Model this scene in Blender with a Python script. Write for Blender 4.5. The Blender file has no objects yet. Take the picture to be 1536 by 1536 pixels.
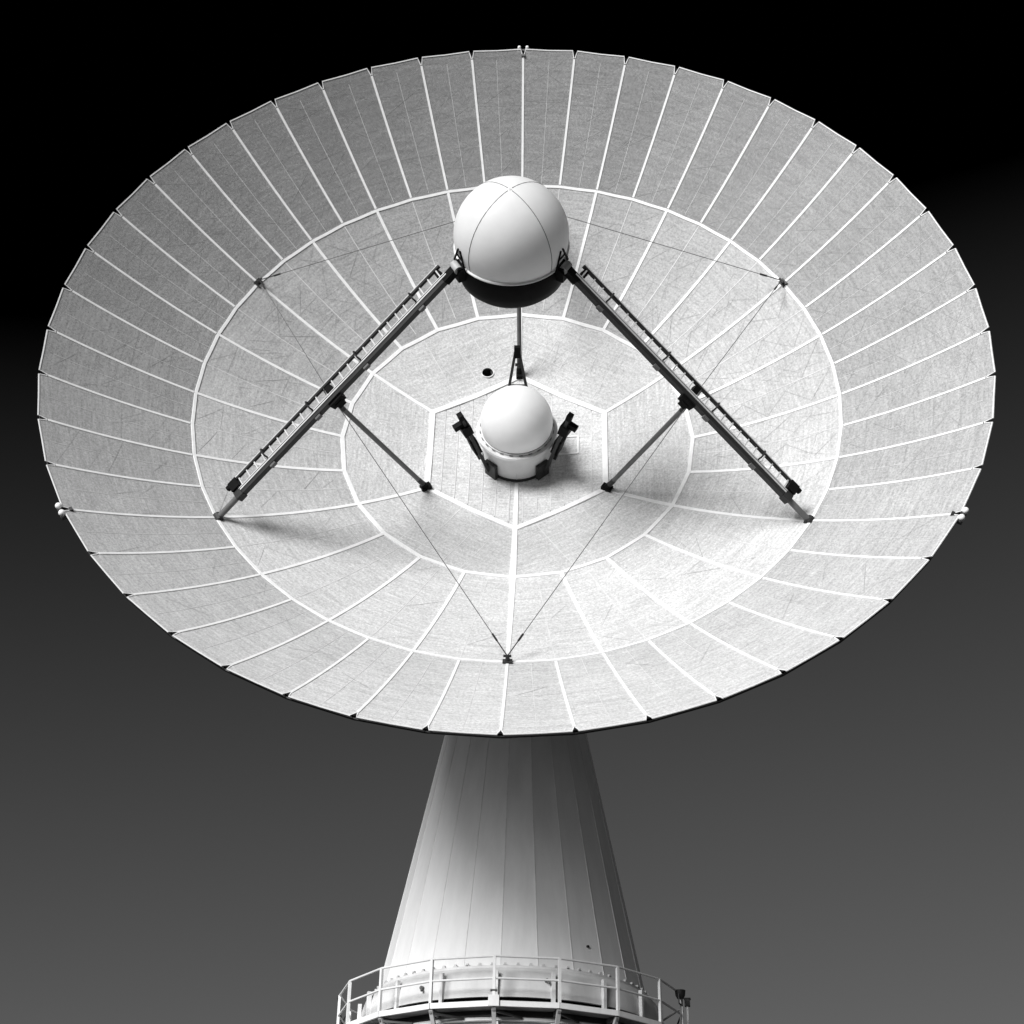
import bpy, math, random
from mathutils import Matrix, Vector

random.seed(7)
rad = math.radians
C = bpy.context.scene.collection
scene = bpy.context.scene

# ------------------------------------------------------------------ camera
CAM = Vector((0, 0, 1.6))
PITCH, ROLL, FOC = rad(30.45), rad(1.143), 2420.0 / 1536.0
_x = Vector((1, 0, 0))
_dn = Vector((0, math.sin(PITCH), -math.cos(PITCH)))
CF = Vector((0, math.cos(PITCH), math.sin(PITCH)))
CR = _x * math.cos(ROLL) - _dn * math.sin(ROLL)
CD = _x * math.sin(ROLL) + _dn * math.cos(ROLL)
cam_data = bpy.data.cameras.new('camera')
cam = bpy.data.objects.new('camera', cam_data)
C.objects.link(cam)
cam_data.sensor_width = 36
cam_data.lens = 36 * FOC
cam_data.clip_start = 0.5
cam_data.clip_end = 20000
m3 = Matrix((CR, -CD, -CF)).transposed()
cam.matrix_world = Matrix.Translation(CAM) @ m3.to_4x4()
scene.camera = cam

# ------------------------------------------------------------------ light
SUN_AZ, SUN_EL = rad(32), rad(21)            # degrees left of the direction back to the camera, height
SUN = Vector((-math.sin(SUN_AZ) * math.cos(SUN_EL), -math.cos(SUN_AZ) * math.cos(SUN_EL), math.sin(SUN_EL)))
sl = bpy.data.lights.new('sun', 'SUN')
sl.energy = 5.0
sl.angle = rad(24)               # veiled sun: every shadow in the photograph is soft
sun = bpy.data.objects.new('sun', sl)
C.objects.link(sun)
sun.rotation_euler = SUN.to_track_quat('Z', 'Y').to_euler()
sun.location = (-30, -30, 60)

world = bpy.data.worlds.new('World')
scene.world = world
world.use_nodes = True
wn, wl = world.node_tree.nodes, world.node_tree.links
wn.clear()
w_out = wn.new('ShaderNodeOutputWorld')
w_bg = wn.new('ShaderNodeBackground')
w_sky = wn.new('ShaderNodeTexSky')
w_sky.sky_type = 'NISHITA'
w_sky.sun_disc = False
w_sky.sun_elevation = SUN_EL
w_sky.sun_rotation = math.atan2(SUN.x, SUN.y)
w_sky.dust_density = 1.0
w_sky.air_density = 1.0
# black-and-white film behind a deep red filter: only the red of the sky is recorded, on a hard paper grade
w_sep = wn.new('ShaderNodeSeparateColor')


def w_math(op, a, b):
    x = wn.new('ShaderNodeMath'); x.operation = op
    for i, v in enumerate((a, b)):
        if isinstance(v, (int, float)): x.inputs[i].default_value = v
        else: wl.new(v, x.inputs[i])
    return x.outputs[0]


# toe: the thin blue overhead records as black; shoulder: the bright horizon is held back
w_x = w_math('MULTIPLY', w_math('MAXIMUM', w_math('SUBTRACT', w_sep.outputs['Red'], 0.92), 0.0), 0.74)
w_y = w_math('DIVIDE', w_x, w_math('ADD', 1.0, w_math('MULTIPLY', w_x, 0.3)))
w_bg.inputs['Strength'].default_value = 0.1
wl.new(w_sky.outputs['Color'], w_sep.inputs['Color'])
wl.new(w_y, w_bg.inputs['Color'])
wl.new(w_bg.outputs['Background'], w_out.inputs['Surface'])

scene.view_settings.view_transform = 'Standard'
scene.view_settings.look = 'None'
scene.view_settings.exposure = 0.12
scene.view_settings.gamma = 1
scene.view_settings.use_curve_mapping = False
scene.cycles.max_bounces = 8
scene.cycles.transparent_max_bounces = 12


# ------------------------------------------------------------------ materials
def mat(name, base, rough=0.6, var=0.12, scale=3.0, metallic=0.0, spec=0.3, bump=0.0, bscale=60.0, stretch=(1, 1, 1), rnd=0.0):
    m = bpy.data.materials.new(name)
    m.use_nodes = True
    n, l = m.node_tree.nodes, m.node_tree.links
    b = n['Principled BSDF']
    b.inputs['Roughness'].default_value = rough
    b.inputs['Metallic'].default_value = metallic
    b.inputs['Specular IOR Level'].default_value = spec
    tc = n.new('ShaderNodeTexCoord')
    oi = n.new('ShaderNodeObjectInfo')
    off = n.new('ShaderNodeVectorMath'); off.operation = 'SCALE'
    off.inputs[0].default_value = (37.0, 53.0, 19.0)
    l.new(oi.outputs['Random'], off.inputs['Scale'])
    add = n.new('ShaderNodeVectorMath'); add.operation = 'ADD'
    l.new(tc.outputs['Object'], add.inputs[0]); l.new(off.outputs[0], add.inputs[1])
    mp = n.new('ShaderNodeMapping'); mp.inputs['Scale'].default_value = stretch
    l.new(add.outputs[0], mp.inputs['Vector'])
    ns = n.new('ShaderNodeTexNoise'); ns.inputs['Scale'].default_value = scale; ns.inputs['Detail'].default_value = 8
    ns.inputs['Roughness'].default_value = 0.65
    l.new(mp.outputs[0], ns.inputs['Vector'])
    mr = n.new('ShaderNodeMapRange')
    mr.inputs['From Min'].default_value = 0.25; mr.inputs['From Max'].default_value = 0.75
    mr.inputs['To Min'].default_value = base * (1 - var); mr.inputs['To Max'].default_value = base * (1 + var)
    l.new(ns.outputs['Fac'], mr.inputs['Value'])
    out = mr.outputs[0]
    if rnd:
        rr = n.new('ShaderNodeMapRange')
        rr.inputs['To Min'].default_value = 1 - rnd; rr.inputs['To Max'].default_value = 1 + rnd
        l.new(oi.outputs['Random'], rr.inputs['Value'])
        mu = n.new('ShaderNodeMath'); mu.operation = 'MULTIPLY'
        l.new(out, mu.inputs[0]); l.new(rr.outputs[0], mu.inputs[1])
        out = mu.outputs[0]
    l.new(out, b.inputs['Base Color'])
    if bump:
        n2 = n.new('ShaderNodeTexNoise'); n2.inputs['Scale'].default_value = bscale; n2.inputs['Detail'].default_value = 4
        l.new(add.outputs[0], n2.inputs['Vector'])
        bp = n.new('ShaderNodeBump'); bp.inputs['Strength'].default_value = bump; bp.inputs['Distance'].default_value = 0.01
        l.new(n2.outputs['Fac'], bp.inputs['Height']); l.new(bp.outputs[0], b.inputs['Normal'])
    return m


def mesh_panel_mat(name, base, open_share):
    """Fine expanded-metal sheet: grain along the panel and the share of open holes."""
    m = bpy.data.materials.new(name)
    m.use_nodes = True
    n, l = m.node_tree.nodes, m.node_tree.links
    b = n['Principled BSDF']
    b.inputs['Roughness'].default_value = 0.55
    b.inputs['Specular IOR Level'].default_value = 0.35
    b.inputs['Sheen Weight'].default_value = 0.35
    b.inputs['Sheen Roughness'].default_value = 0.6

    def math_(op, a, c=None):
        x = n.new('ShaderNodeMath'); x.operation = op
        for i, v in enumerate((a, c)):
            if v is None: continue
            if isinstance(v, (int, float)): x.inputs[i].default_value = v
            else: l.new(v, x.inputs[i])
        return x.outputs[0]

    tc = n.new('ShaderNodeTexCoord'); oi = n.new('ShaderNodeObjectInfo')
    off = n.new('ShaderNodeVectorMath'); off.operation = 'SCALE'; off.inputs[0].default_value = (37.0, 53.0, 0.0)
    l.new(oi.outputs['Random'], off.inputs['Scale'])
    add = n.new('ShaderNodeVectorMath'); add.operation = 'ADD'
    l.new(tc.outputs['Object'], add.inputs[0]); l.new(off.outputs[0], add.inputs[1])

    def noise(sc, scale, detail=5, rough=0.6):
        mp = n.new('ShaderNodeMapping'); mp.inputs['Scale'].default_value = sc
        l.new(add.outputs[0], mp.inputs['Vector'])
        t = n.new('ShaderNodeTexNoise'); t.inputs['Scale'].default_value = scale
        t.inputs['Detail'].default_value = detail; t.inputs['Roughness'].default_value = rough
        l.new(mp.outputs[0], t.inputs['Vector'])
        return t.outputs['Fac']

    def rng(v, a, c, lo, hi):
        r = n.new('ShaderNodeMapRange')
        r.inputs['From Min'].default_value = a; r.inputs['From Max'].default_value = c
        r.inputs['To Min'].default_value = lo; r.inputs['To Max'].default_value = hi
        l.new(v, r.inputs['Value'])
        return r.outputs[0]

    streak = rng(noise((1.2, 16, 3), 1.0, 6, 0.7), 0.3, 0.7, 0.80, 1.20)
    grain = rng(noise((1, 1, 1), 17.0, 4, 0.9), 0.3, 0.7, 0.55, 1.45)
    blotch = rng(noise((1, 1, 1), 0.6, 4), 0.3, 0.7, 0.93, 1.07)
    v = math_('MULTIPLY', math_('MULTIPLY', streak, grain), blotch)
    rnd = rng(oi.outputs['Random'], 0, 1, base * 0.955, base * 1.045)
    v = math_('MULTIPLY', v, rnd)
    l.new(v, b.inputs['Base Color'])
    if open_share:
        tr = n.new('ShaderNodeBsdfTransparent'); mx = n.new('ShaderNodeMixShader')
        # thin wires: the holes close up as the sheet is met at a slant (share open = 1 - cover / cos)
        geo = n.new('ShaderNodeNewGeometry'); dt = n.new('ShaderNodeVectorMath'); dt.operation = 'DOT_PRODUCT'
        l.new(geo.outputs['True Normal'], dt.inputs[0]); l.new(geo.outputs['Incoming'], dt.inputs[1])
        ca = math_('MAXIMUM', math_('ABSOLUTE', dt.outputs['Value']), 0.05)
        op = math_('MAXIMUM', math_('SUBTRACT', 1.0, math_('DIVIDE', 1.0 - open_share, ca)), 0.0)
        l.new(op, mx.inputs[0])
        l.new(b.outputs[0], mx.inputs[1]); l.new(tr.outputs[0], mx.inputs[2])
        l.new(mx.outputs[0], n['Material Output'].inputs['Surface'])
    return m


M = {}
M['mesh_outer'] = mesh_panel_mat('expanded metal sheet, open', 0.54, 0.71)
M['mesh_mid'] = mesh_panel_mat('expanded metal sheet', 0.51, 0.46)
M['sheet'] = mesh_panel_mat('aluminium sheet', 0.48, 0.0)
M['plank'] = mesh_panel_mat('centre plank sheet', 0.50, 0.0)
M['strip'] = mat('white cover strip', 0.74, 0.5, 0.10, 6.0)
M['thin'] = mat('pale seam strip', 0.58, 0.5, 0.2, 2.0)
M['dark'] = mat('dark painted steel', 0.022, 0.5, 0.3, 4.0)
M['steel'] = mat('grey steel tube', 0.11, 0.45, 0.25, 5.0)
M['wire'] = mat('dull grey hairline', 0.27, 0.6, 0.4, 2.0)
M['steel2'] = mat('light grey steel', 0.40, 0.45, 0.2, 5.0)
M['black'] = mat('black painted cup', 0.006, 0.6, 0.3, 3.0, spec=0.06)
M['rail'] = mat('pale ladder rail', 0.55, 0.5, 0.2, 5.0)
M['white'] = mat('white radome skin', 0.90, 0.55, 0.05, 2.2, bump=0.05, bscale=25)
_m = M['white']; _n, _l = _m.node_tree.nodes, _m.node_tree.links
_t = _n.new('ShaderNodeBsdfTranslucent'); _t.inputs['Color'].default_value = (0.95, 0.95, 0.95, 1)
_x = _n.new('ShaderNodeMixShader'); _x.inputs[0].default_value = 0.32      # glass cloth lets some daylight through
_l.new(_n['Principled BSDF'].outputs[0], _x.inputs[1]); _l.new(_t.outputs[0], _x.inputs[2])
_l.new(_x.outputs[0], _n['Material Output'].inputs['Surface'])
M['drum'] = mat('off white drum paint', 0.62, 0.5, 0.08, 3.0)
M['tower'] = mat('pale tower paint', 0.76, 0.55, 0.07, 1.1, stretch=(3, 3, 0.3), bump=0.08, bscale=14, rnd=0.045)
M['weld'] = mat('tower joint', 0.72, 0.6, 0.25, 2.0)
M['base'] = mat('tower base paint', 0.62, 0.6, 0.14, 1.2, stretch=(2, 2, 0.4))
M['wpaint'] = mat('white steel paint', 0.75, 0.5, 0.10, 5.0)
M['deck'] = mat('walkway grating', 0.16, 0.7, 0.2, 8.0)
M['lamp'] = mat('white lamp glass', 0.85, 0.25, 0.02, 5.0)
M['ground'] = mat('mown field', 0.04, 0.95, 0.5, 0.3)


# ------------------------------------------------------------------ mesh helpers
class MB:
    def __init__(self):
        self.v, self.f = [], []

    def add(self, vs, fs):
        k = len(self.v)
        self.v += [tuple(p) for p in vs]
        self.f += [tuple(i + k for i in f) for f in fs]
        return self

    def frame_box(self, o, ax, ay, az, sx, sy, sz):
        """Box centred on o with half sizes along three unit axes."""
        vs = [o + ax * (sx * i) + ay * (sy * j) + az * (sz * k) for i in (-1, 1) for j in (-1, 1) for k in (-1, 1)]
        return self.add(vs, [(0, 1, 3, 2), (4, 6, 7, 5), (0, 4, 5, 1), (2, 3, 7, 6), (0, 2, 6, 4), (1, 5, 7, 3)])

    def box(self, c, s):
        return self.frame_box(Vector(c), Vector((1, 0, 0)), Vector((0, 1, 0)), Vector((0, 0, 1)), s[0] / 2, s[1] / 2, s[2] / 2)

    def beam(self, a, b, w, h, up):
        """Rectangular bar from a to b: w across, h along up."""
        a, b = Vector(a), Vector(b)
        d = (b - a); L = d.length; d.normalize()
        s = d.cross(Vector(up)).normalized(); u = s.cross(d)
        return self.frame_box((a + b) / 2, d, s, u, L / 2, w / 2, h / 2)

    def tube(self, a, b, r0, r1=None, n=8):
        a, b = Vector(a), Vector(b)
        r1 = r0 if r1 is None else r1
        d = (b - a).normalized()
        s = d.orthogonal().normalized(); u = d.cross(s)
        vs = []
        for p, r in ((a, r0), (b, r1)):
            vs += [p + (s * math.cos(2 * math.pi * i / n) + u * math.sin(2 * math.pi * i / n)) * r for i in range(n)]
        fs = [(i, (i + 1) % n, n + (i + 1) % n, n + i) for i in range(n)]
        fs += [tuple(reversed(range(n))), tuple(range(n, 2 * n))]
        return self.add(vs, fs)

    def lathe(self, prof, n=32, a0=0.0, a1=2 * math.pi, c=(0, 0, 0)):
        full = abs(a1 - a0 - 2 * math.pi) < 1e-6
        k = n if full else n + 1
        c = Vector(c)
        vs = []
        for r, z in prof:
            vs += [c + Vector((r * math.sin(a0 + (a1 - a0) * i / n), r * math.cos(a0 + (a1 - a0) * i / n), z)) for i in range(k)]
        fs = []
        for j in range(len(prof) - 1):
            for i in range(n):
                i2 = (i + 1) % k
                fs.append((j * k + i, (j + 1) * k + i, (j + 1) * k + i2, j * k + i2))
        return self.add(vs, fs)

    def ball(self, c, r, nu=16, nv=8):
        return self.lathe([(max(1e-4, r * math.sin(math.pi * j / nv)), -r * math.cos(math.pi * j / nv)) for j in range(nv + 1)][::-1], nu, c=c)

    def mesh(self, name, m, smooth=False):
        me = bpy.data.meshes.new(name)
        me.from_pydata(self.v, [], self.f)
        me.materials.append(m)
        me.validate()
        import bmesh
        bm = bmesh.new(); bm.from_mesh(me)
        bmesh.ops.recalc_face_normals(bm, faces=bm.faces)
        bm.to_mesh(me); bm.free()
        if smooth:
            me.polygons.foreach_set('use_smooth', [True] * len(me.polygons))
            me.set_sharp_from_angle(angle=rad(38))
        return me


def link(name, me, parent=None, matrix=None):
    o = bpy.data.objects.new(name, me)
    C.objects.link(o)
    if parent is not None: o.parent = parent
    if matrix is not None: o.matrix_basis = matrix
    return o


def part(name, mb, m, parent, smooth=False, matrix=None):
    return link(name, mb.mesh(name, m, smooth), parent, matrix)


def thing(name, label, cat, matrix=None, group=None):
    o = bpy.data.objects.new(name, None)
    o.empty_display_size = 0.3
    C.objects.link(o)
    if matrix is not None: o.matrix_world = matrix
    o['label'] = label; o['category'] = cat
    if group: o['group'] = group
    return o


RZ = lambda a: Matrix.Rotation(a, 4, 'Z')

# ------------------------------------------------------------------ ground
g = MB()
g.add([(-3000, -3000, 0), (3000, -3000, 0), (3000, 3000, 0), (-3000, 3000, 0)], [(0, 1, 2, 3)])
go = part('ground', g, M['ground'], None)
go['kind'] = 'structure'

# ------------------------------------------------------------------ tower
TX, TY = 0.247, 43.5
Z0 = CAM.z
N_FACET, PH = 24, rad(-5.0)
tower = thing('telescope_tower', 'tall pale tapering faceted tower carrying the dish from behind', 'tower', Matrix.Translation((TX, TY, 0)))
zb, zt = Z0 + 10.5, Z0 + 21.0
rb = lambda z: 3.47 + (Z0 + 11.0 - z) * 0.2035
TW = 2 * math.pi / N_FACET


def tpt(a, r, z):            # angle 0 faces the camera, growing to the right
    return Vector((r * math.sin(a), -r * math.cos(a), z))


def facet():
    b = MB()
    h = TW / 2
    rows = [zb + (zt - zb) * i / 6 for i in range(7)]
    vs, fs = [], []
    for z in rows:
        r = rb(z); e = 0.003 / r
        vs += [tpt(-h + e, r, z), tpt(h - e, r, z), tpt(h - e, r - 0.05, z), tpt(-h + e, r - 0.05, z)]
    for i in range(6):
        for j in range(4):
            fs.append((i * 4 + j, i * 4 + (j + 1) % 4, (i + 1) * 4 + (j + 1) % 4, (i + 1) * 4 + j))
    fs += [(0, 1, 2, 3), (24, 25, 26, 27)]
    return b.add(vs, fs).mesh('facet_plate', M['tower'])


fm = facet()
sm_ = MB().beam(tpt(0, rb(zb) + 0.003, zb), tpt(0, rb(zt) + 0.003, zt), 0.022, 0.012, (0, -1, 0)).mesh('weld_seam', M['weld'])
stud = MB().box((0, -rb(zb) - 0.06, zb - 0.02), (0.06, 0.07, 0.17)).box((0, -rb(zb) - 0.055, zb + 0.0), (0.10, 0.08, 0.045)).mesh('anchor_stud', M['rail'])
for i in range(N_FACET):
    link('facet_plate', fm, tower, RZ(PH + TW * (i + 0.5)))
    link('weld_seam', sm_, tower, RZ(PH + TW * i))
for i in range(72):
    link('anchor_stud', stud, tower, RZ(PH + rad(5 * i + 2.0)))
zd = Z0 + 9.36                      # walkway deck
sk = MB().lathe([(rb(zb) - 0.1, zb - 0.002), (rb(zb) + 0.10, zb - 0.002), (rb(zb) + 0.10, zb - 0.06), (3.74, zb - 0.10), (3.86, zb - 0.22),
                 (3.94, zb - 0.45), (3.97, zb - 0.75), (3.97, zd + 0.30), (3.88, zd + 0.30)], 72)
part('base_skirt', sk, M['base'], tower, True)
N_P, PH_P = 18, rad(-5.71)
DP = 2 * math.pi / N_P
rib = MB().beam(tpt(0, 4.00, zd + 0.0), tpt(0, 4.00, zd + 0.92), 0.09, 0.10, (0, -1, 0)).mesh('skirt_rib', M['wpaint'])
rib2 = MB().beam(tpt(0, 3.93, zd - 3.2), tpt(0, 3.93, zd - 0.28), 0.12, 0.12, (0, -1, 0)).mesh('drum_rib', M['wpaint'])
for i in range(N_P):
    link('skirt_rib', rib, tower, RZ(PH_P + DP * i))
    link('drum_rib', rib2, tower, RZ(PH_P + DP * i))
part('lower_drum', MB().lathe([(3.86, zd - 0.05), (3.86, 0.0)], 72), M['base'], tower, True)
part('shadow_gap_ring', MB().lathe([(3.84, zd + 0.32), (3.84, zd - 0.06)], 72), M['black'], tower, True)  # black lining stands in for the shade in the open gap below the skirt
part('ring_beam', MB().lathe([(3.865, zd - 0.20), (4.03, zd - 0.20), (4.03, zd - 0.27), (3.865, zd - 0.27)], 72), M['wpaint'], tower, True)
for a, z in ((-34.0, zd + 0.63), (12.0, zd + 0.72)):
    a = rad(a)
    part('pipe_stub', MB().tube(tpt(a, 3.94, z), tpt(a, 4.03, z), 0.05).tube(tpt(a, 4.03, z), tpt(a + 0.012, 4.06, z - 0.09), 0.03), M['steel'], tower)
tdot = part('vent_plug', MB().tube(tpt(rad(33.5), rb(zb + .72) - 0.03, zb + .72), tpt(rad(33.5), rb(zb + .72) + 0.02, zb + .72), 0.035), M['dark'], tower)
# neck that carries the dish hub
part('tower_head', MB().lathe([(rb(zt) + 0.12, zt), (rb(zt) + 0.12, zt + 0.25), (1.2, zt + 0.25), (1.2, zt + 1.3), (0.01, zt + 1.3)], 32), M['tower'], tower, True)

# ------------------------------------------------------------------ walkway round the tower foot
walk = thing('ring_walkway', 'railed steel walkway ringing the foot of the pale tower', 'walkway', Matrix.Translation((TX, TY, 0)))
RP = 4.544
h = DP / 2
zr = Z0 + 10.487


def ring_seg(r0, r1, z0, z1, m, name):
    b = MB()
    e = 0.002
    vs = []
    for z in (z0, z1):
        vs += [tpt(e, r0, z), tpt(DP - e, r0, z), tpt(DP - e, r1, z), tpt(e, r1, z)]
    b.add(vs, [(0, 1, 2, 3), (7, 6, 5, 4), (0, 4, 5, 1), (1, 5, 6, 2), (2, 6, 7, 3), (3, 7, 4, 0)])
    return b.mesh(name, m)


deck = ring_seg(4.06, RP - 0.03, zd - 0.05, zd, M['deck'], 'deck_segment')
toe = ring_seg(RP - 0.028, RP + 0.03, zd - 0.06, zd + 0.07, M['wpaint'], 'toe_board')
inner = ring_seg(4.05, 4.10, zd - 0.18, zd - 0.052, M['dark'], 'deck_joist')
post = MB().box((0, -RP, (zd + 0.072 + zr) / 2), (0.068, 0.068, zr - zd - 0.072)).mesh('railing_post', M['wpaint'])


def rail_mesh(z, r, name):
    return MB().tube(tpt(0, RP, z), tpt(DP, RP, z), r, n=8).mesh(name, M['wpaint'], True)


top_rail = rail_mesh(zr, 0.028, 'top_rail')
mid_rail = rail_mesh(zd + 0.60, 0.028, 'middle_rail')
brk = MB().beam(tpt(0, RP - 0.04, zd - 0.07), tpt(0, 4.02, zd - 0.95), 0.10, 0.07, (0, -1, 0.5)).mesh('bracket', M['steel2'])
arm = MB().beam(tpt(0, RP - 0.02, zd - 0.115), tpt(0, 4.11, zd - 0.115), 0.07, 0.10, (0, 0, 1)).mesh('deck_arm', M['steel'])
brace = MB().beam(tpt(0.008, RP - 0.10, zd - 0.15), tpt(DP * 0.45, 4.06, zd - 0.22), 0.05, 0.05, (0, 0, 1)).mesh('diagonal_brace', M['dark'])
for i in range(N_P):
    mt = RZ(PH_P + DP * i)
    for nm, me in (('deck_segment', deck), ('toe_board', toe), ('deck_joist', inner), ('railing_post', post), ('top_rail', top_rail),
                   ('middle_rail', mid_rail), ('bracket', brk), ('deck_arm', arm), ('diagonal_brace', brace)):
        link(nm, me, walk, mt)
# crossed bars in the bays at the two sides
for i in (13, 5):
    for z0, z1 in ((zd + 0.12, zr - 0.05), (zr - 0.05, zd + 0.12)):
        a = PH_P + DP * i
        part('cross_bar', MB().beam(tpt(a, RP + 0.05, z0), tpt(a + DP, RP + 0.05, z1), 0.035, 0.035, (0, 0, 1)), M['dark'], walk)
a0 = PH_P
part('post_socket', MB().box(tpt(a0, RP + 0.02, zd + 0.06), (0.26, 0.1, 0.26)), M['wpaint'], walk)
part('post_collar', MB().box(tpt(a0, RP, zd + 0.31), (0.17, 0.13, 0.03)), M['steel'], walk)

# control cabinet and floodlight on the railing
cb = thing('control_cabinet', 'small white cabinet hung outside the left end of the walkway railing', 'cabinet',
           Matrix.Translation((TX, TY, 0)) @ RZ(rad(-81)) @ Matrix.Translation((0, -RP - 0.07, zd + 0.02)))
part('case', MB().box((0, 0, 0), (0.5, 0.13, 0.32)), M['wpaint'], cb)
part('lid', MB().box((0, -0.005, 0.185), (0.56, 0.2, 0.04)), M['wpaint'], cb)
part('door', MB().box((0.0, -0.075, -0.02), (0.34, 0.018, 0.22)), M['rail'], cb)
fl = thing('floodlight', 'round dark floodlight clamped to the right end of the walkway railing', 'floodlight',
           Matrix.Translation((TX, TY, 0)) @ RZ(rad(70)) @ Matrix.Translation((0, -RP - 0.05, zr - 0.10)))
part('housing', MB().lathe([(0.01, -0.12), (0.08, -0.11), (0.125, -0.03), (0.14, 0.1), (0.10, 0.1), (0.01, 0.05)], 16), M['dark'], fl, True)
part('yoke', MB().beam((-0.16, 0, 0), (-0.16, 0, -0.25), 0.03, 0.03, (0, 1, 0)).beam((0.16, 0, 0), (0.16, 0, -0.25), 0.03, 0.03, (0, 1, 0))
     .beam((-0.16, 0, -0.25), (0.16, 0, -0.25), 0.03, 0.03, (0, 1, 0)), M['dark'], fl)
part('stalk', MB().beam((0, 0, -0.25), (0, 0, -1.0), 0.04, 0.04, (0, 1, 0)), M['steel'], fl)
ml = thing('signal_lamp', 'small dark lamp box on a thin white mast beyond the floodlight', 'lamp',
           Matrix.Translation((TX, TY, 0)) @ RZ(rad(81)) @ Matrix.Translation((0, -RP - 0.10, zd)))
part('mast', MB().beam((0, 0, -0.9), (0, 0, 0.93), 0.05, 0.05, (0, 1, 0)), M['wpaint'], ml)
part('lamp_box', MB().box((0, 0, 1.02), (0.14, 0.14, 0.18)), M['dark'], ml)
part('lamp_hood', MB().box((0, 0, 1.125), (0.18, 0.18, 0.025)), M['dark'], ml)

# ------------------------------------------------------------------ dish
R = 11.5
QZ = 0.40873
DR = Matrix(((0.9995, 0.0242, -0.0217), (0.0051, -0.7749, -0.6320), (-0.0321, 0.6316, -0.7747)))
DT = Vector((0.0131, -0.1303, 3.7646)) * R
W3 = Matrix((CR, CD, CF)).transposed()
DM = Matrix.Translation(CAM + W3 @ DT) @ ((W3 @ DR).to_quaternion().to_matrix().to_4x4())
R2, R3, R4 = 0.719 * R, 0.4035 * R, 0.235 * R


def sz(x, y):
    return QZ * (x * x + y * y) / R


def sp(r, a, off=0.0):
    return Vector((r * math.sin(a), r * math.cos(a), QZ * r * r / R + off))


def nrm(p):
    k = 2 * QZ / R
    return Vector((-k * p.x, -k * p.y, 1)).normalized()


dish = thing('dish_antenna', 'huge pale mesh paraboloid dish made of wedge panels and white strips', 'radio telescope', DM)


def panel(rows, th, nc=2, arc=False):
    """rows: (r_at_edge, half_angle) from the inside out; each row a chord; sheet th thick."""
    b = MB()
    vs, fs = [], []
    k = nc + 1
    for lay in (0, -th):
        for r, ha in rows:
            a, c = sp(r, -ha), sp(r, ha)
            for i in range(k):
                q = sp(r, -ha + 2 * ha * i / nc) if arc else a.lerp(c, i / nc)
                rr = math.hypot(q.x, q.y)
                vs.append((q.x, q.y, QZ * rr * rr / R + lay))
    nr = len(rows)
    o = nr * k
    for j in range(nr - 1):
        for i in range(nc):
            fs.append((j * k + i, j * k + i + 1, (j + 1) * k + i + 1, (j + 1) * k + i))
            fs.append((o + j * k + i, o + (j + 1) * k + i, o + (j + 1) * k + i + 1, o + j * k + i + 1))
    for j in range(nr - 1):
        for i in (0, nc):
            fs.append((j * k + i, (j + 1) * k + i, o + (j + 1) * k + i, o + j * k + i))
    for i in range(nc):
        for j in (0, nr - 1):
            fs.append((j * k + i, j * k + i + 1, o + j * k + i + 1, o + j * k + i))
    return b.add(vs, fs)


def strip(pts, w, hgt, taper=None):
    """A flat bar laid on the dish along pts (points on the surface)."""
    b = MB()
    vs, fs = [], []
    n = len(pts)
    for i, p in enumerate(pts):
        d = (pts[min(i + 1, n - 1)] - pts[max(i - 1, 0)]).normalized()
        nn = nrm(p); s = d.cross(nn).normalized()
        ww = (w if taper is None else w + (taper - w) * i / (n - 1)) / 2
        vs += [p + s * ww - nn * 0.004, p + s * ww * 0.9 + nn * hgt, p - s * ww * 0.9 + nn * hgt, p - s * ww - nn * 0.004]
    for i in range(n - 1):
        for j in range(4):
            fs.append((i * 4 + j, i * 4 + (j + 1) % 4, i * 4 + 4 + (j + 1) % 4, i * 4 + 4 + j))
    fs += [(0, 1, 2, 3), (4 * n - 4, 4 * n - 3, 4 * n - 2, 4 * n - 1)]
    return b.add(vs, fs)


def radial(r0, r1, a=0.0, n=6):
    return [sp(r0 + (r1 - r0) * i / n, a) for i in range(n + 1)]


def chord(r, a0, a1, n=2):
    p, q = sp(r, a0), sp(r, a1)
    out = []
    for i in range(n + 1):
        x = p.lerp(q, i / n)
        out.append(Vector((x.x, x.y, sz(x.x, x.y))))
    return out


NO, NM = 48, 24
ho, hm = math.pi / NO, math.pi / NM
gap = 0.012
# 48 outer wedge panels
rows = []
for i in range(8):
    r = R2 + (0.9905 * R - R2) * i / 7
    rows.append((r, ho - gap / r))
rows.append((1.0065 * R, ho - 0.064 / R))
outer = panel(rows, 0.012).mesh('outer_panel', M['mesh_outer'], True)
edge = strip([sp(0.9905 * R, -ho + 0.016 / R) + Vector((0, 0, 0.003)), sp(1.005 * R, -ho + 0.070 / R)] +
             [p for p in chord(1.005 * R, -ho + 0.070 / R, ho - 0.070 / R, 2)][1:-1] +
             [sp(1.005 * R, ho - 0.070 / R), sp(0.9905 * R, ho - 0.016 / R)], 0.03, 0.014).mesh('rim_edging', M['strip'])
ostrip = strip(radial(R2 + 0.05, 0.989 * R), 0.066, 0.016).mesh('cover_strip', M['strip'])
othin = strip(radial(R2 + 0.06, 0.985 * R), 0.010, 0.004).mesh('seam_strip', M['thin'])
ribm = MB()
rr = [R4 + (0.985 * R - R4) * i / 10 for i in range(11)]
dep = [1.3 - 1.14 * (i / 10) ** 1.2 for i in range(11)]
vs = []
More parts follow.
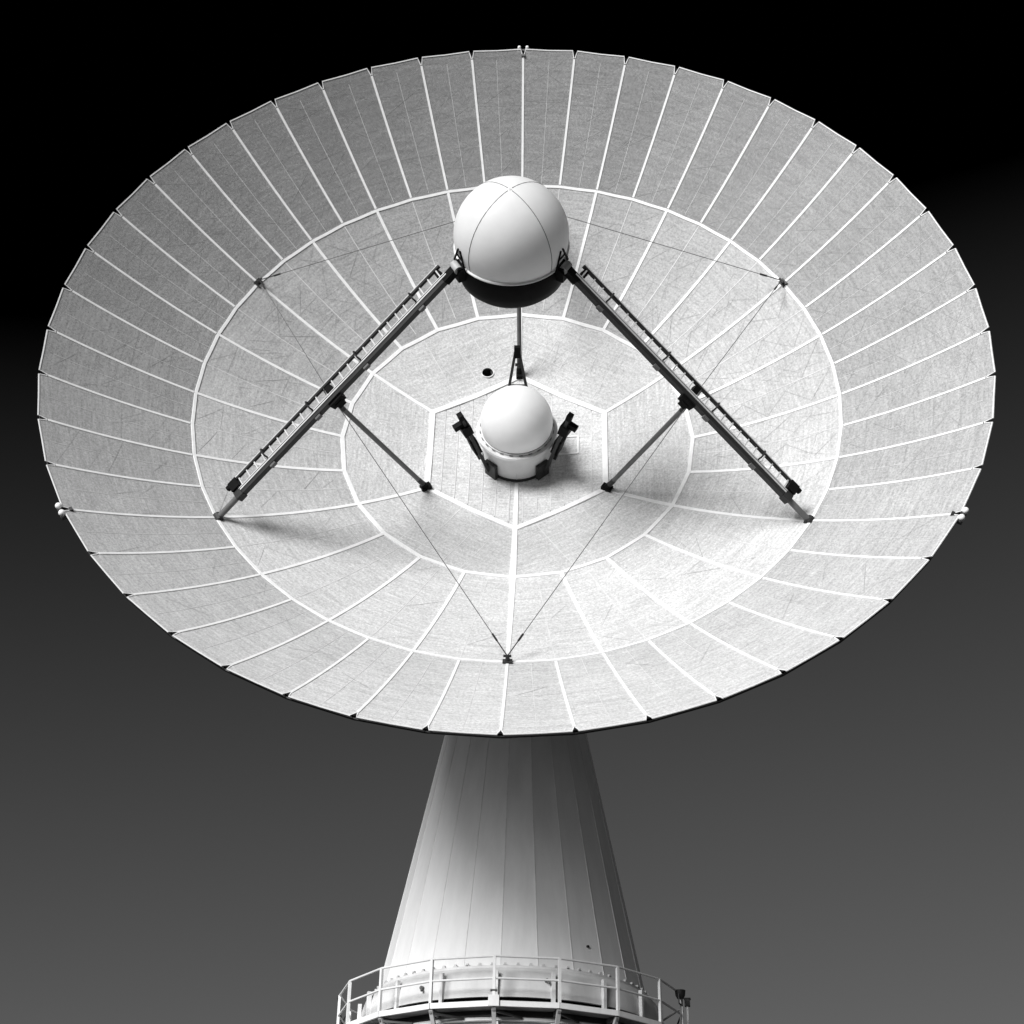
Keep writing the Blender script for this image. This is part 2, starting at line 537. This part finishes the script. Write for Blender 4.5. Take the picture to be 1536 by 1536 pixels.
for r, d in zip(rr, dep):
    for s in (-1, 1):
        vs += [sp(r, 0, -0.08) + Vector((s * 0.03, 0, 0)), sp(r, 0, -0.08 - 0.62 * d) + Vector((s * 0.03, 0, 0)), sp(r, 0, -d + 0.06) + Vector((s * 0.03, 0, 0)), sp(r, 0, -d) + Vector((s * 0.03, 0, 0))]  # upper plate made deep to keep sunlight through the mesh off the tower
fs = []
for i in range(10):
    o, p = i * 8, i * 8 + 8
    for q in (0, 2):
        fs += [(o + q, o + q + 1, p + q + 1, p + q), (o + 4 + q, p + 4 + q, p + 5 + q, o + 5 + q), (o + q, p + q, p + 4 + q, o + 4 + q), (o + q + 1, o + 5 + q, p + 5 + q, p + q + 1)]
ribm.add(vs, fs)
for i in range(10):                # web diagonals of the rib
    n_d = 1
    for k in range(n_d):
        ra = rr[i] + (rr[i + 1] - rr[i]) * k / n_d
        rc = rr[i] + (rr[i + 1] - rr[i]) * (k + 1) / n_d
        da = dep[i] + (dep[i + 1] - dep[i]) * k / n_d
        dc = dep[i] + (dep[i + 1] - dep[i]) * (k + 1) / n_d
        ribm.beam(sp(ra, 0, -0.1), sp(rc, 0, -dc + 0.03), 0.035, 0.035, (1, 0, 0))
        ribm.beam(sp(rc, 0, -0.1), sp(rc, 0, -dc + 0.03), 0.035, 0.035, (1, 0, 0))
rib_me = ribm.mesh('back_rib', M['dark'])
tip = MB().add([sp(0.989 * R, 0, 0.006) + Vector((s * 0.02, 0, 0)) for s in (-1, 1)] +
               [sp(1.002 * R, 0, 0.006) + Vector((s * 0.062, 0, 0)) for s in (-1, 1)] +
               [sp(0.989 * R, 0, -0.16) + Vector((s * 0.02, 0, 0)) for s in (-1, 1)] +
               [sp(1.003 * R, 0, -0.16) + Vector((s * 0.062, 0, 0)) for s in (-1, 1)],
               [(0, 1, 3, 2), (4, 6, 7, 5), (0, 4, 5, 1), (2, 3, 7, 6), (0, 2, 6, 4), (1, 5, 7, 3)]).mesh('rib_tip', M['black'])
rimc = MB().tube(sp(1.002 * R, 0, -0.10), sp(1.002 * R, 2 * ho, -0.10), 0.045, n=6).tube(sp(0.985 * R, 0, -0.2), sp(0.985 * R, 2 * ho, -0.14), 0.018, n=5).mesh('rim_tube', M['dark'])
for i in range(NO):
    a = -2 * math.pi * i / NO      # clockwise from the top of the dish
    link('outer_panel', outer, dish, RZ(a - ho))
    link('rim_edging', edge, dish, RZ(a - ho))
    link('cover_strip', ostrip, dish, RZ(a))
    link('seam_strip', othin, dish, RZ(a - ho + random.uniform(-0.004, 0.004)))
    link('back_rib', rib_me, dish, RZ(a))
    link('rib_tip', tip, dish, RZ(a))
    link('rim_tube', rimc, dish, RZ(a))
# 24 middle panels
mid = panel([(R3 + (R2 - R3) * i / 7, hm - gap / (R3 + (R2 - R3) * i / 7)) for i in range(8)], 0.03, 6, True).mesh('middle_panel', M['mesh_mid'], True)
mstrip = strip(radial(R3, R2), 0.095, 0.018, 0.08).mesh('cover_strip', M['strip'])
mthin = strip(radial(R3 + 0.15, R2 - 0.05), 0.02, 0.005).mesh('seam_strip', M['thin'])
for i in range(NM):
    a = -2 * math.pi * i / NM
    link('middle_panel', mid, dish, RZ(a - hm))
    if i != 12:
        link('cover_strip', mstrip, dish, RZ(a))
    link('seam_strip', mthin, dish, RZ(a - hm))
    part('ring_strip', strip(chord(R3, -hm, hm), 0.115, 0.022), M['strip'], dish, matrix=RZ(a - hm))
ring2 = strip(chord(R2, -ho, ho), 0.085, 0.02).mesh('ring_strip', M['strip'])
for i in range(NO):
    link('ring_strip', ring2, dish, RZ(-2 * math.pi * i / NO - ho))
part('cover_strip', strip(radial(R3, R2, math.pi), 0.16, 0.02, 0.085), M['strip'], dish)
part('cover_strip', strip(radial(1.0, R3, math.pi, 4), 0.10, 0.026, 0.18), M['strip'], dish)

# 6 inner panels between the ring and the hexagon; one has a round port in it
hi = math.pi / 6


def inner_rows(n=6, hexr=R4):
    out = []
    return out


def inner_panel(n=8):
    """From the hexagon edge (chord) to the ring (arc), about the +y direction."""
    b = MB()
    vs, fs = [], []
    nr = 5
    for lay in (0, -0.03):
        for j in range(nr + 1):
            t = j / nr
            for i in range(n + 1):
                a = -hi + 2 * hi * i / n
                e = gap * (1 - 2 * i / n)
                p = sp(R4, -hi).lerp(sp(R4, hi), i / n)
                q = sp(R3, a)
                x = p.lerp(q, t)
                vs.append((x.x + e, x.y, sz(x.x, x.y) + lay))
    k = n + 1
    o = (nr + 1) * k
    for j in range(nr):
        for i in range(n):
            fs.append((j * k + i, j * k + i + 1, (j + 1) * k + i + 1, (j + 1) * k + i))
            fs.append((o + j * k + i, o + (j + 1) * k + i, o + (j + 1) * k + i + 1, o + j * k + i + 1))
        for i in (0, n):
            fs.append((j * k + i, (j + 1) * k + i, o + (j + 1) * k + i, o + j * k + i))
    for i in range(n):
        for j in (0, nr):
            fs.append((j * k + i, j * k + i + 1, o + j * k + i + 1, o + j * k + i))
    return b.add(vs, fs)


inner_me = inner_panel().mesh('inner_panel', M['sheet'], True)


def inner_line(x):
    y0 = R4 * math.cos(hi) + 0.12
    y1 = math.sqrt(R3 * R3 - x * x) - 0.12
    return [Vector((x, y0 + (y1 - y0) * i / 4, sz(x, y0 + (y1 - y0) * i / 4))) for i in range(5)]


thin_in = {x: strip(inner_line(x), 0.02, 0.005).mesh('seam_strip', M['thin']) for x in (-1.02, -0.50, 0.24, 0.80)}
hexs = strip([Vector((x, R4 * math.cos(hi), sz(x, R4 * math.cos(hi)))) for x in (-R4 / 2, 0, R4 / 2)], 0.155, 0.026).mesh('hexagon_strip', M['strip'])
instrip = strip(radial(R4, R3, 0, 3), 0.105, 0.02).mesh('cover_strip', M['strip'])

# the port: pixel position carried into dish coordinates
PORT = Vector((-0.0772 * R, 0.2440 * R))
inner_hole = None
for i in range(6):
    a = -2 * math.pi * i / 6 - hi
    if i == 5:
        # cut the round port out of a copy of the panel
        loc = RZ(-a) @ Vector((PORT.x, PORT.y, 0))
        cut = MB().tube((loc.x, loc.y, -1), (loc.x, loc.y, 2), 0.155, n=20)
        cme = cut.mesh('cutter', M['sheet'])
        co = link('cutter', cme)
        po = link('inner_panel', inner_me.copy(), dish, RZ(a))
        po2 = link('panel_to_cut', inner_me.copy())
        md = po2.modifiers.new('b', 'BOOLEAN'); md.operation = 'DIFFERENCE'; md.object = co; md.solver = 'EXACT'
        bpy.context.view_layer.update()
        dg = bpy.context.evaluated_depsgraph_get()
        nm = bpy.data.meshes.new_from_object(po2.evaluated_get(dg))
        bpy.data.objects.remove(po2); bpy.data.objects.remove(co)
        po.data = nm
        nm.name = 'ported_panel'
        po['label'] = 'inner panel with a round dark port cut through it'
    else:
        link('inner_panel', inner_me, dish, RZ(a))
    for x, me in thin_in.items():
        link('seam_strip', me, dish, RZ(a))
    link('hexagon_strip', hexs, dish, RZ(a))
    if i != 3:
        link('cover_strip', instrip, dish, RZ(a + hi))
pz = sz(PORT.x, PORT.y)
port = part('port_collar', MB().lathe([(0.158, 0.012), (0.178, 0.012), (0.178, -0.05)], 24, c=(PORT.x, PORT.y, pz)), M['strip'], dish, True)
part('port_tube', MB().lathe([(0.157, 0.0), (0.157, -0.45), (0.01, -0.45)], 24, c=(PORT.x, PORT.y, pz)), M['dark'], port, True)

# planked hexagonal centre
NPL = 13
wpl = 2 * R4 * math.sin(rad(60)) / NPL


def hex_y(x):
    return R4 - abs(x) * math.tan(rad(30))


for i in range(NPL):
    x0 = -R4 * math.sin(rad(60)) + wpl * i + 0.006
    x1 = x0 + wpl - 0.012
    xs = (x0, 0.0, x1) if x0 < 0 < x1 else (x0, x1)
    top = [Vector((x, hex_y(x) - 0.01, 0)) for x in xs]
    bot = [Vector((x, -hex_y(x) + 0.01, 0)) for x in xs]
    ny = 8
    grid = [[Vector((t.x, t.y + (b_.y - t.y) * j / ny, 0)) for t, b_ in zip(top, bot)] for j in range(ny + 1)]
    b = MB()
    vs, fs = [], []
    k = len(xs)
    lift = random.uniform(0.0, 0.008)
    for lay in (lift, -0.03):
        for rw in grid:
            vs += [(p.x, p.y, sz(p.x, p.y) + lay) for p in rw]
    o = (ny + 1) * k
    for j in range(ny):
        for c in range(k - 1):
            fs.append((j * k + c, j * k + c + 1, (j + 1) * k + c + 1, (j + 1) * k + c))
            fs.append((o + j * k + c, o + (j + 1) * k + c, o + (j + 1) * k + c + 1, o + j * k + c + 1))
        for c in (0, k - 1):
            fs.append((j * k + c, (j + 1) * k + c, o + (j + 1) * k + c, o + j * k + c))
    for c in range(k - 1):
        for j in (0, ny):
            fs.append((j * k + c, j * k + c + 1, o + j * k + c + 1, o + j * k + c))
    part('centre_plank', b.add(vs, fs), M['plank'], dish)
    if i:
        x = x0 - 0.006
        y = hex_y(x) - 0.16
        part('seam_strip', strip([Vector((x, y - 2 * y * j / 8, sz(x, y - 2 * y * j / 8) + 0.008)) for j in range(9)], random.choice((0.012, 0.018, 0.03)), 0.006), M['thin'], dish)
# raised frame of a hatch on the right of the centre
for p, q in (((1.02, 0.62), (1.62, 0.62)), ((1.62, 0.62), (1.62, 0.02)), ((1.62, 0.02), (1.02, 0.02)), ((1.02, 0.02), (1.02, 0.62))):
    part('hatch_frame', strip([Vector((p[0], p[1], sz(*p) + 0.02)), Vector((q[0], q[1], sz(*q) + 0.02))], 0.05, 0.012), M['strip'], dish)
# hair-thin grey lines laid on the front of the mesh in zigzags: past counting, so one part
tw = MB()
rw = random.Random(3)


def hairline_on(ra, aa, rb_, ab, w):
    p, q = sp(ra, aa), sp(rb_, ab)
    n_ = max(2, int((q - p).length / 0.5))
    vs, fs = [], []
    for i in range(n_ + 1):
        x = p.lerp(q, i / n_)
        x = Vector((x.x, x.y, sz(x.x, x.y)))
        nn = nrm(x); sd = (q - p).normalized().cross(nn).normalized() * (w / 2)
        x = x + nn * 0.006
        vs += [x - sd, x + sd]
    for i in range(n_):
        fs.append((2 * i, 2 * i + 1, 2 * i + 3, 2 * i + 2))
    tw.add(vs, fs)


for i in range(NO):
    a0 = 2 * math.pi * i / NO
    dens = 0.12 + 0.88 * max(0.0, min(1.0, (math.cos(a0) + 0.75) / 0.9))
    for zone, (z0, z1) in enumerate(((R2 + 0.1, 0.985 * R), (R3 + 0.1, R2 - 0.1))):
        st = [z0 + (z1 - z0) * (k + rw.uniform(-0.2, 0.2)) / 6 for k in range(7)]
        st[0], st[-1] = z0, z1
        for k in range(6):
            f0, f1 = rw.uniform(0.03, 0.3), rw.uniform(0.7, 0.97)
            if k % 2: f0, f1 = f1, f0
            if rw.random() < 0.8 * dens: hairline_on(st[k], a0 + 2 * ho * f0, st[k + 1], a0 + 2 * ho * f1, rw.choice((0.006, 0.008, 0.011)))
            if rw.random() < 0.45 * dens: hairline_on(st[k], a0 + 2 * ho * f1, st[k + 1], a0 + 2 * ho * rw.uniform(0.05, 0.95), 0.006)
            if rw.random() < 0.4 * dens: hairline_on(st[k], a0 + 2 * ho * 0.04, st[k] + rw.uniform(-0.1, 0.1), a0 + 2 * ho * 0.96, 0.006)
        for k in range(int(8 * dens)):
            r0 = rw.uniform(z0, z1 - 0.8); f0 = rw.uniform(0.05, 0.95)
            hairline_on(r0, a0 + 2 * ho * f0, r0 + rw.uniform(0.3, 0.8), a0 + 2 * ho * min(0.96, max(0.04, f0 + rw.uniform(-0.8, 0.8))), rw.choice((0.004, 0.005, 0.007)))
    for k in range(int(2 * dens)):
        r0 = rw.uniform(R4 + 0.15, R3 - 0.9); f0 = rw.uniform(0.0, 1.0)
        hairline_on(r0, a0 + 2 * ho * f0, r0 + rw.uniform(0.3, 0.8), a0 + 2 * ho * (f0 + rw.uniform(-0.9, 0.9)), 0.005)
to = part('mesh_hairlines', tw, M['wire'], dish)
to['kind'] = 'stuff'
# hub behind the dish, and its yoke to the tower
part('hub', MB().lathe([(R4 + 0.1, -0.06), (R4 + 0.1, -1.3), (1.6, -2.6), (1.6, -4.2), (0.01, -4.2)], 24), M['drum'], dish, True)
inv = DM.inverted()
yt = inv @ Vector((TX, TY, zt + 0.9))
part('yoke', MB().tube(Vector((0, 0, -3.4)), yt, 1.25, 1.1, 16), M['drum'], dish, True)

# ------------------------------------------------------------------ feed legs, braces, wires
FOOT, TOP = (0.715 * R, 0.208 * R), (0.130 * R, 0.640 * R)
JNT = (0.418 * R, 0.405 * R)


def rz(a, r, z):
    return Vector((r * math.sin(a), r * math.cos(a), z))


LEG_LABEL = {
    -120: 'dark feed leg with a pale ladder sloping down to the left of the dish',
    120: 'dark feed leg with a ladder sloping down to the right of the dish',
    0: 'feed leg rising from the top of the ring behind the big white sphere',
}
for deg in (-120, 120, 0):
    a = rad(deg)
    side = -1 if deg == 120 else 1
    f, t = rz(a, *FOOT), rz(a, *TOP)
    d = (t - f).normalized()
    L = (t - f).length
    tg = Vector((math.cos(a), -math.sin(a), 0)) * side         # along the ladder's side
    if deg == -120: tg = Vector((math.cos(a), -math.sin(a), 0))
    up = Vector((0, 1, 0))
    if tg.dot(up) < 0: tg = -tg
    fr = tg.cross(d).normalized()
    if fr.z < 0: fr = -fr
    leg = thing('feed_mast', LEG_LABEL[deg], 'support leg', DM, 'legs holding the feed sphere')
    P = lambda s, x, y: f + d * s + tg * x + fr * y
    part('foot_pipe', MB().tube(P(0.05, 0, 0), P(1.0, 0, 0), 0.075, n=10), M['steel'], leg, True)
    part('foot_joint', MB().tube(f - tg * 0.1, f + tg * 0.1, 0.11, n=10).frame_box(f - nrm(f) * 0.06, tg, d, fr, 0.11, 0.13, 0.05), M['dark'], leg)
    part('beam', MB().beam(P(0.75, -0.02, 0), P(L - 0.1, -0.02, 0), 0.13, 0.15, fr), M['dark'], leg)
    part('beam_lit_edge', MB().beam(P(0.72, 0.032, 0.088), P(L - 0.2, 0.032, 0.088), 0.035, 0.02, fr), M['rail'], leg)  # pale strip paints the lit top edge of the beam
    part('beam_collar', MB().beam(P(0.72, 0, 0), P(0.93, 0, 0), 0.22, 0.20, fr), M['dark'], leg)
    part('ladder_rail', MB().beam(P(0.9, 0.085, 0.075), P(L - 0.22, 0.085, 0.075), 0.022, 0.05, fr), M['rail'], leg)
    part('ladder_rail', MB().beam(P(0.9, 0.372, 0.07), P(L - 0.22, 0.372, 0.07), 0.062, 0.08, fr), M['dark'], leg)
    part('rail_highlight', MB().beam(P(0.9, 0.395, 0.1175), P(L - 0.22, 0.395, 0.1175), 0.022, 0.014, fr), M['rail'], leg)  # highlight along the dark outer rail, built as a pale strip
    part('back_rail', MB().beam(P(0.95, 0.20, -0.07), P(L - 0.35, 0.20, -0.07), 0.05, 0.04, fr), M['dark'], leg)
    nr = 26
    rung = MB().beam(Vector((0, 0, 0)), tg * 0.26, 0.03, 0.03, fr).mesh('rung', M['rail'])
    for i in range(nr):
        s = 1.05 + (L - 1.4) * i / (nr - 1)
        link('rung', rung, leg, Matrix.Translation(P(s, 0.097, 0.075)))
    for s in (0.16, 0.38, 0.61, 0.87):
        s = 0.8 + (L - 1.0) * s
        hoop = MB()
        pts = [P(s, 0.365, 0.10), P(s, 0.35, 0.2), P(s, 0.24, 0.25), P(s, 0.13, 0.2), P(s, 0.095, 0.10)]
        for p, q in zip(pts, pts[1:]):
            hoop.tube(p, q, 0.022, n=6)
        part('ladder_hoop', hoop, M['dark'], leg)
        part('clamp_lug', MB().frame_box(P(s, -0.115, 0.01), d, tg, fr, 0.08, 0.035, 0.05), M['steel'], leg)
    part('lower_landing', MB().frame_box(P(0.86, 0.26, 0.07), d, tg, fr, 0.13, 0.14, 0.08).frame_box(P(0.70, 0.34, 0.08), d, tg, fr, 0.07, 0.05, 0.05), M['black'], leg)
    part('junction_box', MB().frame_box(P(L * 0.50, 0.24, 0.0), d, tg, fr, 0.10, 0.11, 0.09), M['black'], leg)
    part('brace_gusset', MB().frame_box(P(L * 0.50, -0.07, -0.08), d, tg, fr, 0.20, 0.09, 0.10).frame_box(P(L * 0.50, -0.10, -0.18), d, tg, fr, 0.10, 0.075, 0.1), M['black'], leg)
    part('head_box', MB().frame_box(P(L - 0.36, 0.24, 0.0), d, tg, fr, 0.07, 0.08, 0.07), M['black'], leg)
    part('head_fork', MB().beam(P(L - 0.35, -0.02, 0), P(L + 0.02, 0, 0), 0.19, 0.19, fr), M['black'], leg)

BR_LABEL = {-120: 'thin dark brace from the left leg to the centre hexagon', 120: 'thin grey brace from the right leg to the centre hexagon',
            0: 'thin upright brace seen between the big sphere and the small dome'}
for deg in (-120, 120, 0):
    a = rad(deg)
    lo, hi_ = sp(0.238 * R, a, 0.08), rz(a, JNT[0] - 0.02, JNT[1] - 0.05)
    br = thing('brace_strut', BR_LABEL[deg], 'strut', DM, 'braces under the feed legs')
    u = (hi_ - lo).normalized()
    Lb = (hi_ - lo).length
    part('tube', MB().tube(lo + u * 0.45, hi_ - u * 0.3, 0.062, n=10), M['steel'], br, True)
    part('end_cone', MB().tube(lo + u * 0.15, lo + u * 0.45, 0.075, 0.068, 10), M['dark'], br, True)
    part('end_cone', MB().tube(hi_ - u * 0.3, hi_, 0.068, 0.05, 10), M['dark'], br, True)
    part('foot_block', MB().frame_box(lo + Vector((0, 0, -0.02)), Vector((math.cos(a), -math.sin(a), 0)), Vector((math.sin(a), math.cos(a), 0)), Vector((0, 0, 1)), 0.09, 0.14, 0.06)
         .tube(lo - u * 0.02, lo + u * 0.18, 0.09, 0.08, 8), M['black'], br)

AN_LABEL = {-60: 'dark wire anchor on the ring, upper left of the big sphere', 60: 'dark wire anchor on the ring, upper right of the big sphere',
            180: 'dark wire anchor at the bottom of the ring where two wires meet'}
LEGNAME = {-120: 'left leg', 120: 'right leg', 0: 'top leg behind the sphere'}
ANNAME = {-60: 'upper left anchor', 60: 'upper right anchor', 180: 'bottom anchor'}
for deg in (-60, 60, 180):
    a = rad(deg)
    p = sp(R2, a, 0.13)
    an = thing('wire_anchor', AN_LABEL[deg], 'anchor', DM, 'wire anchors on the ring')
    base = sp(R2, a, 0.03); nn = nrm(base)
    tx = Vector((math.cos(a), -math.sin(a), 0)); ry = nn.cross(tx)
    part('base_plate', MB().frame_box(base + nn * 0.01, tx, ry, nn, 0.11, 0.08, 0.02), M['dark'], an)
    part('eye_post', MB().tube(base + nn * 0.02, base + nn * 0.16, 0.05, 0.04, 8).tube(base + nn * 0.14 - tx * 0.09, base + nn * 0.14 + tx * 0.09, 0.03, n=6), M['dark'], an)
    for ld in (-120, 120, 0):
        dd = abs((ld - deg + 180) % 360 - 180)
        if dd > 61: continue
        la = rad(ld)
        q = rz(la, JNT[0] + 0.02, JNT[1] + 0.02)
        s = base + nn * 0.14
        w = thing('guy_wire', 'thin taut wire from the %s to the %s' % (ANNAME[deg], LEGNAME[ld]), 'wire', DM, 'wires between ring anchors and legs')
        u = (q - s).normalized(); Lw = (q - s).length
        part('wire', MB().tube(s + u * 0.05, q, 0.010, n=5), M['steel'], w)
        part('turnbuckle', MB().tube(s + u * 0.42, s + u * 0.62, 0.026, n=6).tube(s + u * 0.03, s + u * 0.42, 0.014, n=5), M['dark'], w)

# ------------------------------------------------------------------ feed sphere
SC, SR = 0.675 * R, 0.1165 * R
orb = thing('feed_radome', 'big white sphere in a black cup where the three legs meet', 'radome', DM @ Matrix.Translation((0, 0, SC)))
nv = 16
for k in range(4):
    a0 = rad(45 + 90 * k) + 0.002
    a1 = a0 + rad(90) - 0.004
    prof = []
    for j in range(nv + 1):
        ph = rad(130) * j / nv
        prof.append((max(1e-4, SR * math.sin(ph)), SR * math.cos(ph)))
    part('shell_gore', MB().lathe(prof, 16, a0, a1), M['white'], orb, True)
    lp = [Vector((SR * 1.0015 * math.sin(ph) * math.sin(a0 - 0.002), SR * 1.0015 * math.sin(ph) * math.cos(a0 - 0.002), SR * 1.0015 * math.cos(ph)))
          for ph in [rad(3 + 110 * j / 14) for j in range(15)]]
    sb = MB()
    for p, q in zip(lp, lp[1:]):
        sb.beam(p, q, 0.014, 0.008, p)
    part('shell_seam', sb, M['steel'], orb)
part('pole_cap', MB().tube((0, 0, SR - 0.003), (0, 0, SR + 0.008), 0.035, n=10), M['rail'], orb)
cz = lambda z: z * R - SC
cr = 0.1135 * R
part('cup', MB().lathe([(cr - 0.06, cz(0.642)), (cr, cz(0.645)), (cr + 0.02, cz(0.640)), (cr + 0.01, cz(0.600)), (cr - 0.06, cz(0.578)), (cr - 0.22, cz(0.562)), (0.5, cz(0.552)), (0.01, cz(0.552))], 48),
     M['black'], orb, True)
part('cup_lip', MB().lathe([(0.1150 * R + 0.032 * math.cos(q * math.pi / 4), cz(0.6465) + 0.032 * math.sin(q * math.pi / 4)) for q in range(9)], 48), M['strip'], orb, True)
for deg in (-120, 120, 0):
    a = rad(deg)
    c0 = rz(a, cr + 0.08, cz(0.633))
    tx = Vector((math.cos(a), -math.sin(a), 0)); ry = Vector((math.sin(a), math.cos(a), 0))
    part('leg_lug', MB().frame_box(c0, tx, ry, Vector((0, 0, 1)), 0.17, 0.10, 0.20).tube(c0 - tx * 0.2 + Vector((0, 0, 0.05)), c0 + tx * 0.2 + Vector((0, 0, 0.05)), 0.12, n=12), M['black'], orb)
    hb = MB()
    for s in (-0.28, 0.28):
        hb.beam(c0 + tx * s - ry * 0.03 + Vector((0, 0, 0.12)), c0 + tx * s * 0.15 - ry * 0.03 + Vector((0, 0, 0.62)), 0.035, 0.035, ry)
    hb.beam(c0 - tx * 0.12 - ry * 0.03 + Vector((0, 0, 0.4)), c0 + tx * 0.12 - ry * 0.03 + Vector((0, 0, 0.4)), 0.03, 0.03, ry)
    part('hoist_frame', hb, M['black'], orb)
for deg in (-120, 120):
    a = rad(deg); tx = Vector((math.cos(a), -math.sin(a), 0))
    c0 = rz(a, cr + 0.15, cz(0.645))
    part('trunnion', MB().tube(c0 - tx * 0.13, c0 + tx * 0.13, 0.105, n=14), M['steel2'], orb, True)

# ------------------------------------------------------------------ small dome at the vertex
DCZ, DRD = 0.1205 * R, 0.0823 * R
dome = thing('receiver_dome', 'small white dome on a round drum at the centre of the dish', 'radome', DM)
prof = []
zf = 0.094 * R
phm = math.acos((zf - DCZ) / DRD)
for j in range(21):
    ph = phm * j / 20
    prof.append((max(1e-4, DRD * math.sin(ph)), DCZ + DRD * math.cos(ph)))
part('dome_shell', MB().lathe(prof, 40), M['white'], dome, True)
rf = prof[-1][0]
part('clamp_ring', MB().lathe([(rf - 0.02, zf + 0.05), (rf + 0.055, zf + 0.05), (rf + 0.055, zf + 0.012), (rf - 0.02, zf + 0.012)], 48), M['drum'], dome, True)
part('flange', MB().lathe([(rf - 0.05, zf), (0.092 * R, zf), (0.094 * R, zf - 0.05), (0.092 * R, zf - 0.1), (rf - 0.05, zf - 0.11)], 48), M['drum'], dome, True)
cl = MB().frame_box(Vector((0, rf + 0.075, zf + 0.03)), Vector((1, 0, 0)), Vector((0, 1, 0)), Vector((0, 0, 1)), 0.05, 0.008, 0.008).mesh('clamp', M['steel'])
for i in range(24):
    link('clamp', cl, dome, RZ(2 * math.pi * (i + 0.5) / 24))
part('gasket', MB().lathe([(rf + 0.0, zf + 0.051), (rf + 0.022, zf + 0.051), (rf + 0.022, zf + 0.062), (rf, zf + 0.062)], 48), M['steel'], dome, True)
part('drum', MB().lathe([(0.084 * R, zf - 0.1), (0.080 * R, 0.30), (0.077 * R, 0.035)], 48), M['drum'], dome, True)
part('drum_seam', MB().beam((0, -0.0815 * R, zf - 0.15), (0, -0.0785 * R, 0.1), 0.02, 0.02, (0, -1, 0)), M['rail'], dome)
part('drum_foot', MB().lathe([(0.077 * R, 0.09), (0.082 * R, 0.09), (0.082 * R, 0.0)], 48), M['dark'], dome, True)

FR_LABEL = {-120: 'dark leaning bracket with stepped boxes left of the small dome', 120: 'dark leaning bracket with stepped boxes right of the small dome',
            0: 'dark A-shaped bracket standing just above the small dome'}
for deg in (-120, 120, 0):
    a = rad(deg)
    tx = Vector((math.cos(a), -math.sin(a), 0))
    fb = thing('a_frame_bracket', FR_LABEL[deg], 'bracket', DM, 'brackets round the small dome')
    F0, F1 = (0.088 * R, 0.02 * R), (0.140 * R, 0.215 * R)
    p0, p1 = rz(a, *F0), rz(a, *F1)
    u = (p1 - p0).normalized(); fr = tx.cross(u).normalized()
    if fr.z < 0: fr = -fr
    Lf = (p1 - p0).length
    for s in (-1, 1):
        part('frame_leg', MB().beam(p0 + tx * s * (0.42 if not deg else 0.25), p1 + tx * s * 0.03, 0.07, 0.08, fr), M['dark'], fb)
    for t_, w_ in ((0.50, 0.18 if not deg else 0.11), (0.78, 0.05)):
        c = p0.lerp(p1, t_)
        part('cross_bar', MB().beam(c - tx * w_ * 1.2, c + tx * w_ * 1.2, 0.06, 0.06, fr), M['dark'], fb)
    part('head_plate', MB().frame_box(p0.lerp(p1, 0.95), tx, u, fr, 0.08, 0.16, 0.07), M['black'], fb)
    if deg:
        part('foot_slab', MB().frame_box(rz(a + math.copysign(0.30, deg) , 0.0865 * R, 0.28), Vector((math.cos(a + math.copysign(0.3, deg)), -math.sin(a + math.copysign(0.3, deg)), 0)), Vector((0, 0, 1)),
             Vector((math.sin(a + math.copysign(0.3, deg)), math.cos(a + math.copysign(0.3, deg)), 0)), 0.19, 0.26, 0.05), M['dark'], fb)
        part('equipment_box', MB().frame_box(p0.lerp(p1, 0.42), tx, u, fr, 0.14, 0.28, 0.10), M['black'], fb)
        part('equipment_box', MB().frame_box(p0.lerp(p1, 0.76) - fr * 0.02, tx, u, fr, 0.16, 0.17, 0.13), M['black'], fb)
        part('head_arm', MB().frame_box(p0.lerp(p1, 0.84) + rz(a, 0.16, 0), tx, u, fr, 0.07, 0.08, 0.14), M['black'], fb)

# ------------------------------------------------------------------ lamps on the rim
LL = {-120: 'pair of small white lamps on the rim at the left end of the dish', 120: 'pair of small white lamps on the rim at the right end of the dish',
      0: 'small twin lamp on the topmost point of the rim'}
for deg in (-120, 120, 0):
    a = rad(deg)
    tx = Vector((math.cos(a), -math.sin(a), 0)); ry = Vector((math.sin(a), math.cos(a), 0)); zz = Vector((0, 0, 1))
    c = sp(R * 1.002, a, 0.0) + ry * 0.10
    la = thing('rim_lamp', LL[deg], 'lamp', DM, 'lamps on the rim of the dish')
    part('bracket', MB().frame_box(c - ry * 0.05 - zz * 0.08, tx, ry, zz, 0.19, 0.10, 0.035).frame_box(c - ry * 0.16 - zz * 0.10, tx, ry, zz, 0.05, 0.1, 0.05), M['steel'] if deg == 0 else M['dark'], la)
    for s in (-1, 1):
        part('lamp_globe', MB().ball(c + tx * s * 0.115 + zz * 0.05, 0.05 if deg == 0 else 0.078), M['lamp'], la, True)
        part('lamp_base', MB().tube(c + tx * s * 0.115 - zz * 0.06, c + tx * s * 0.115 + zz * 0.0, 0.06, n=10), M['rail'], la, True)
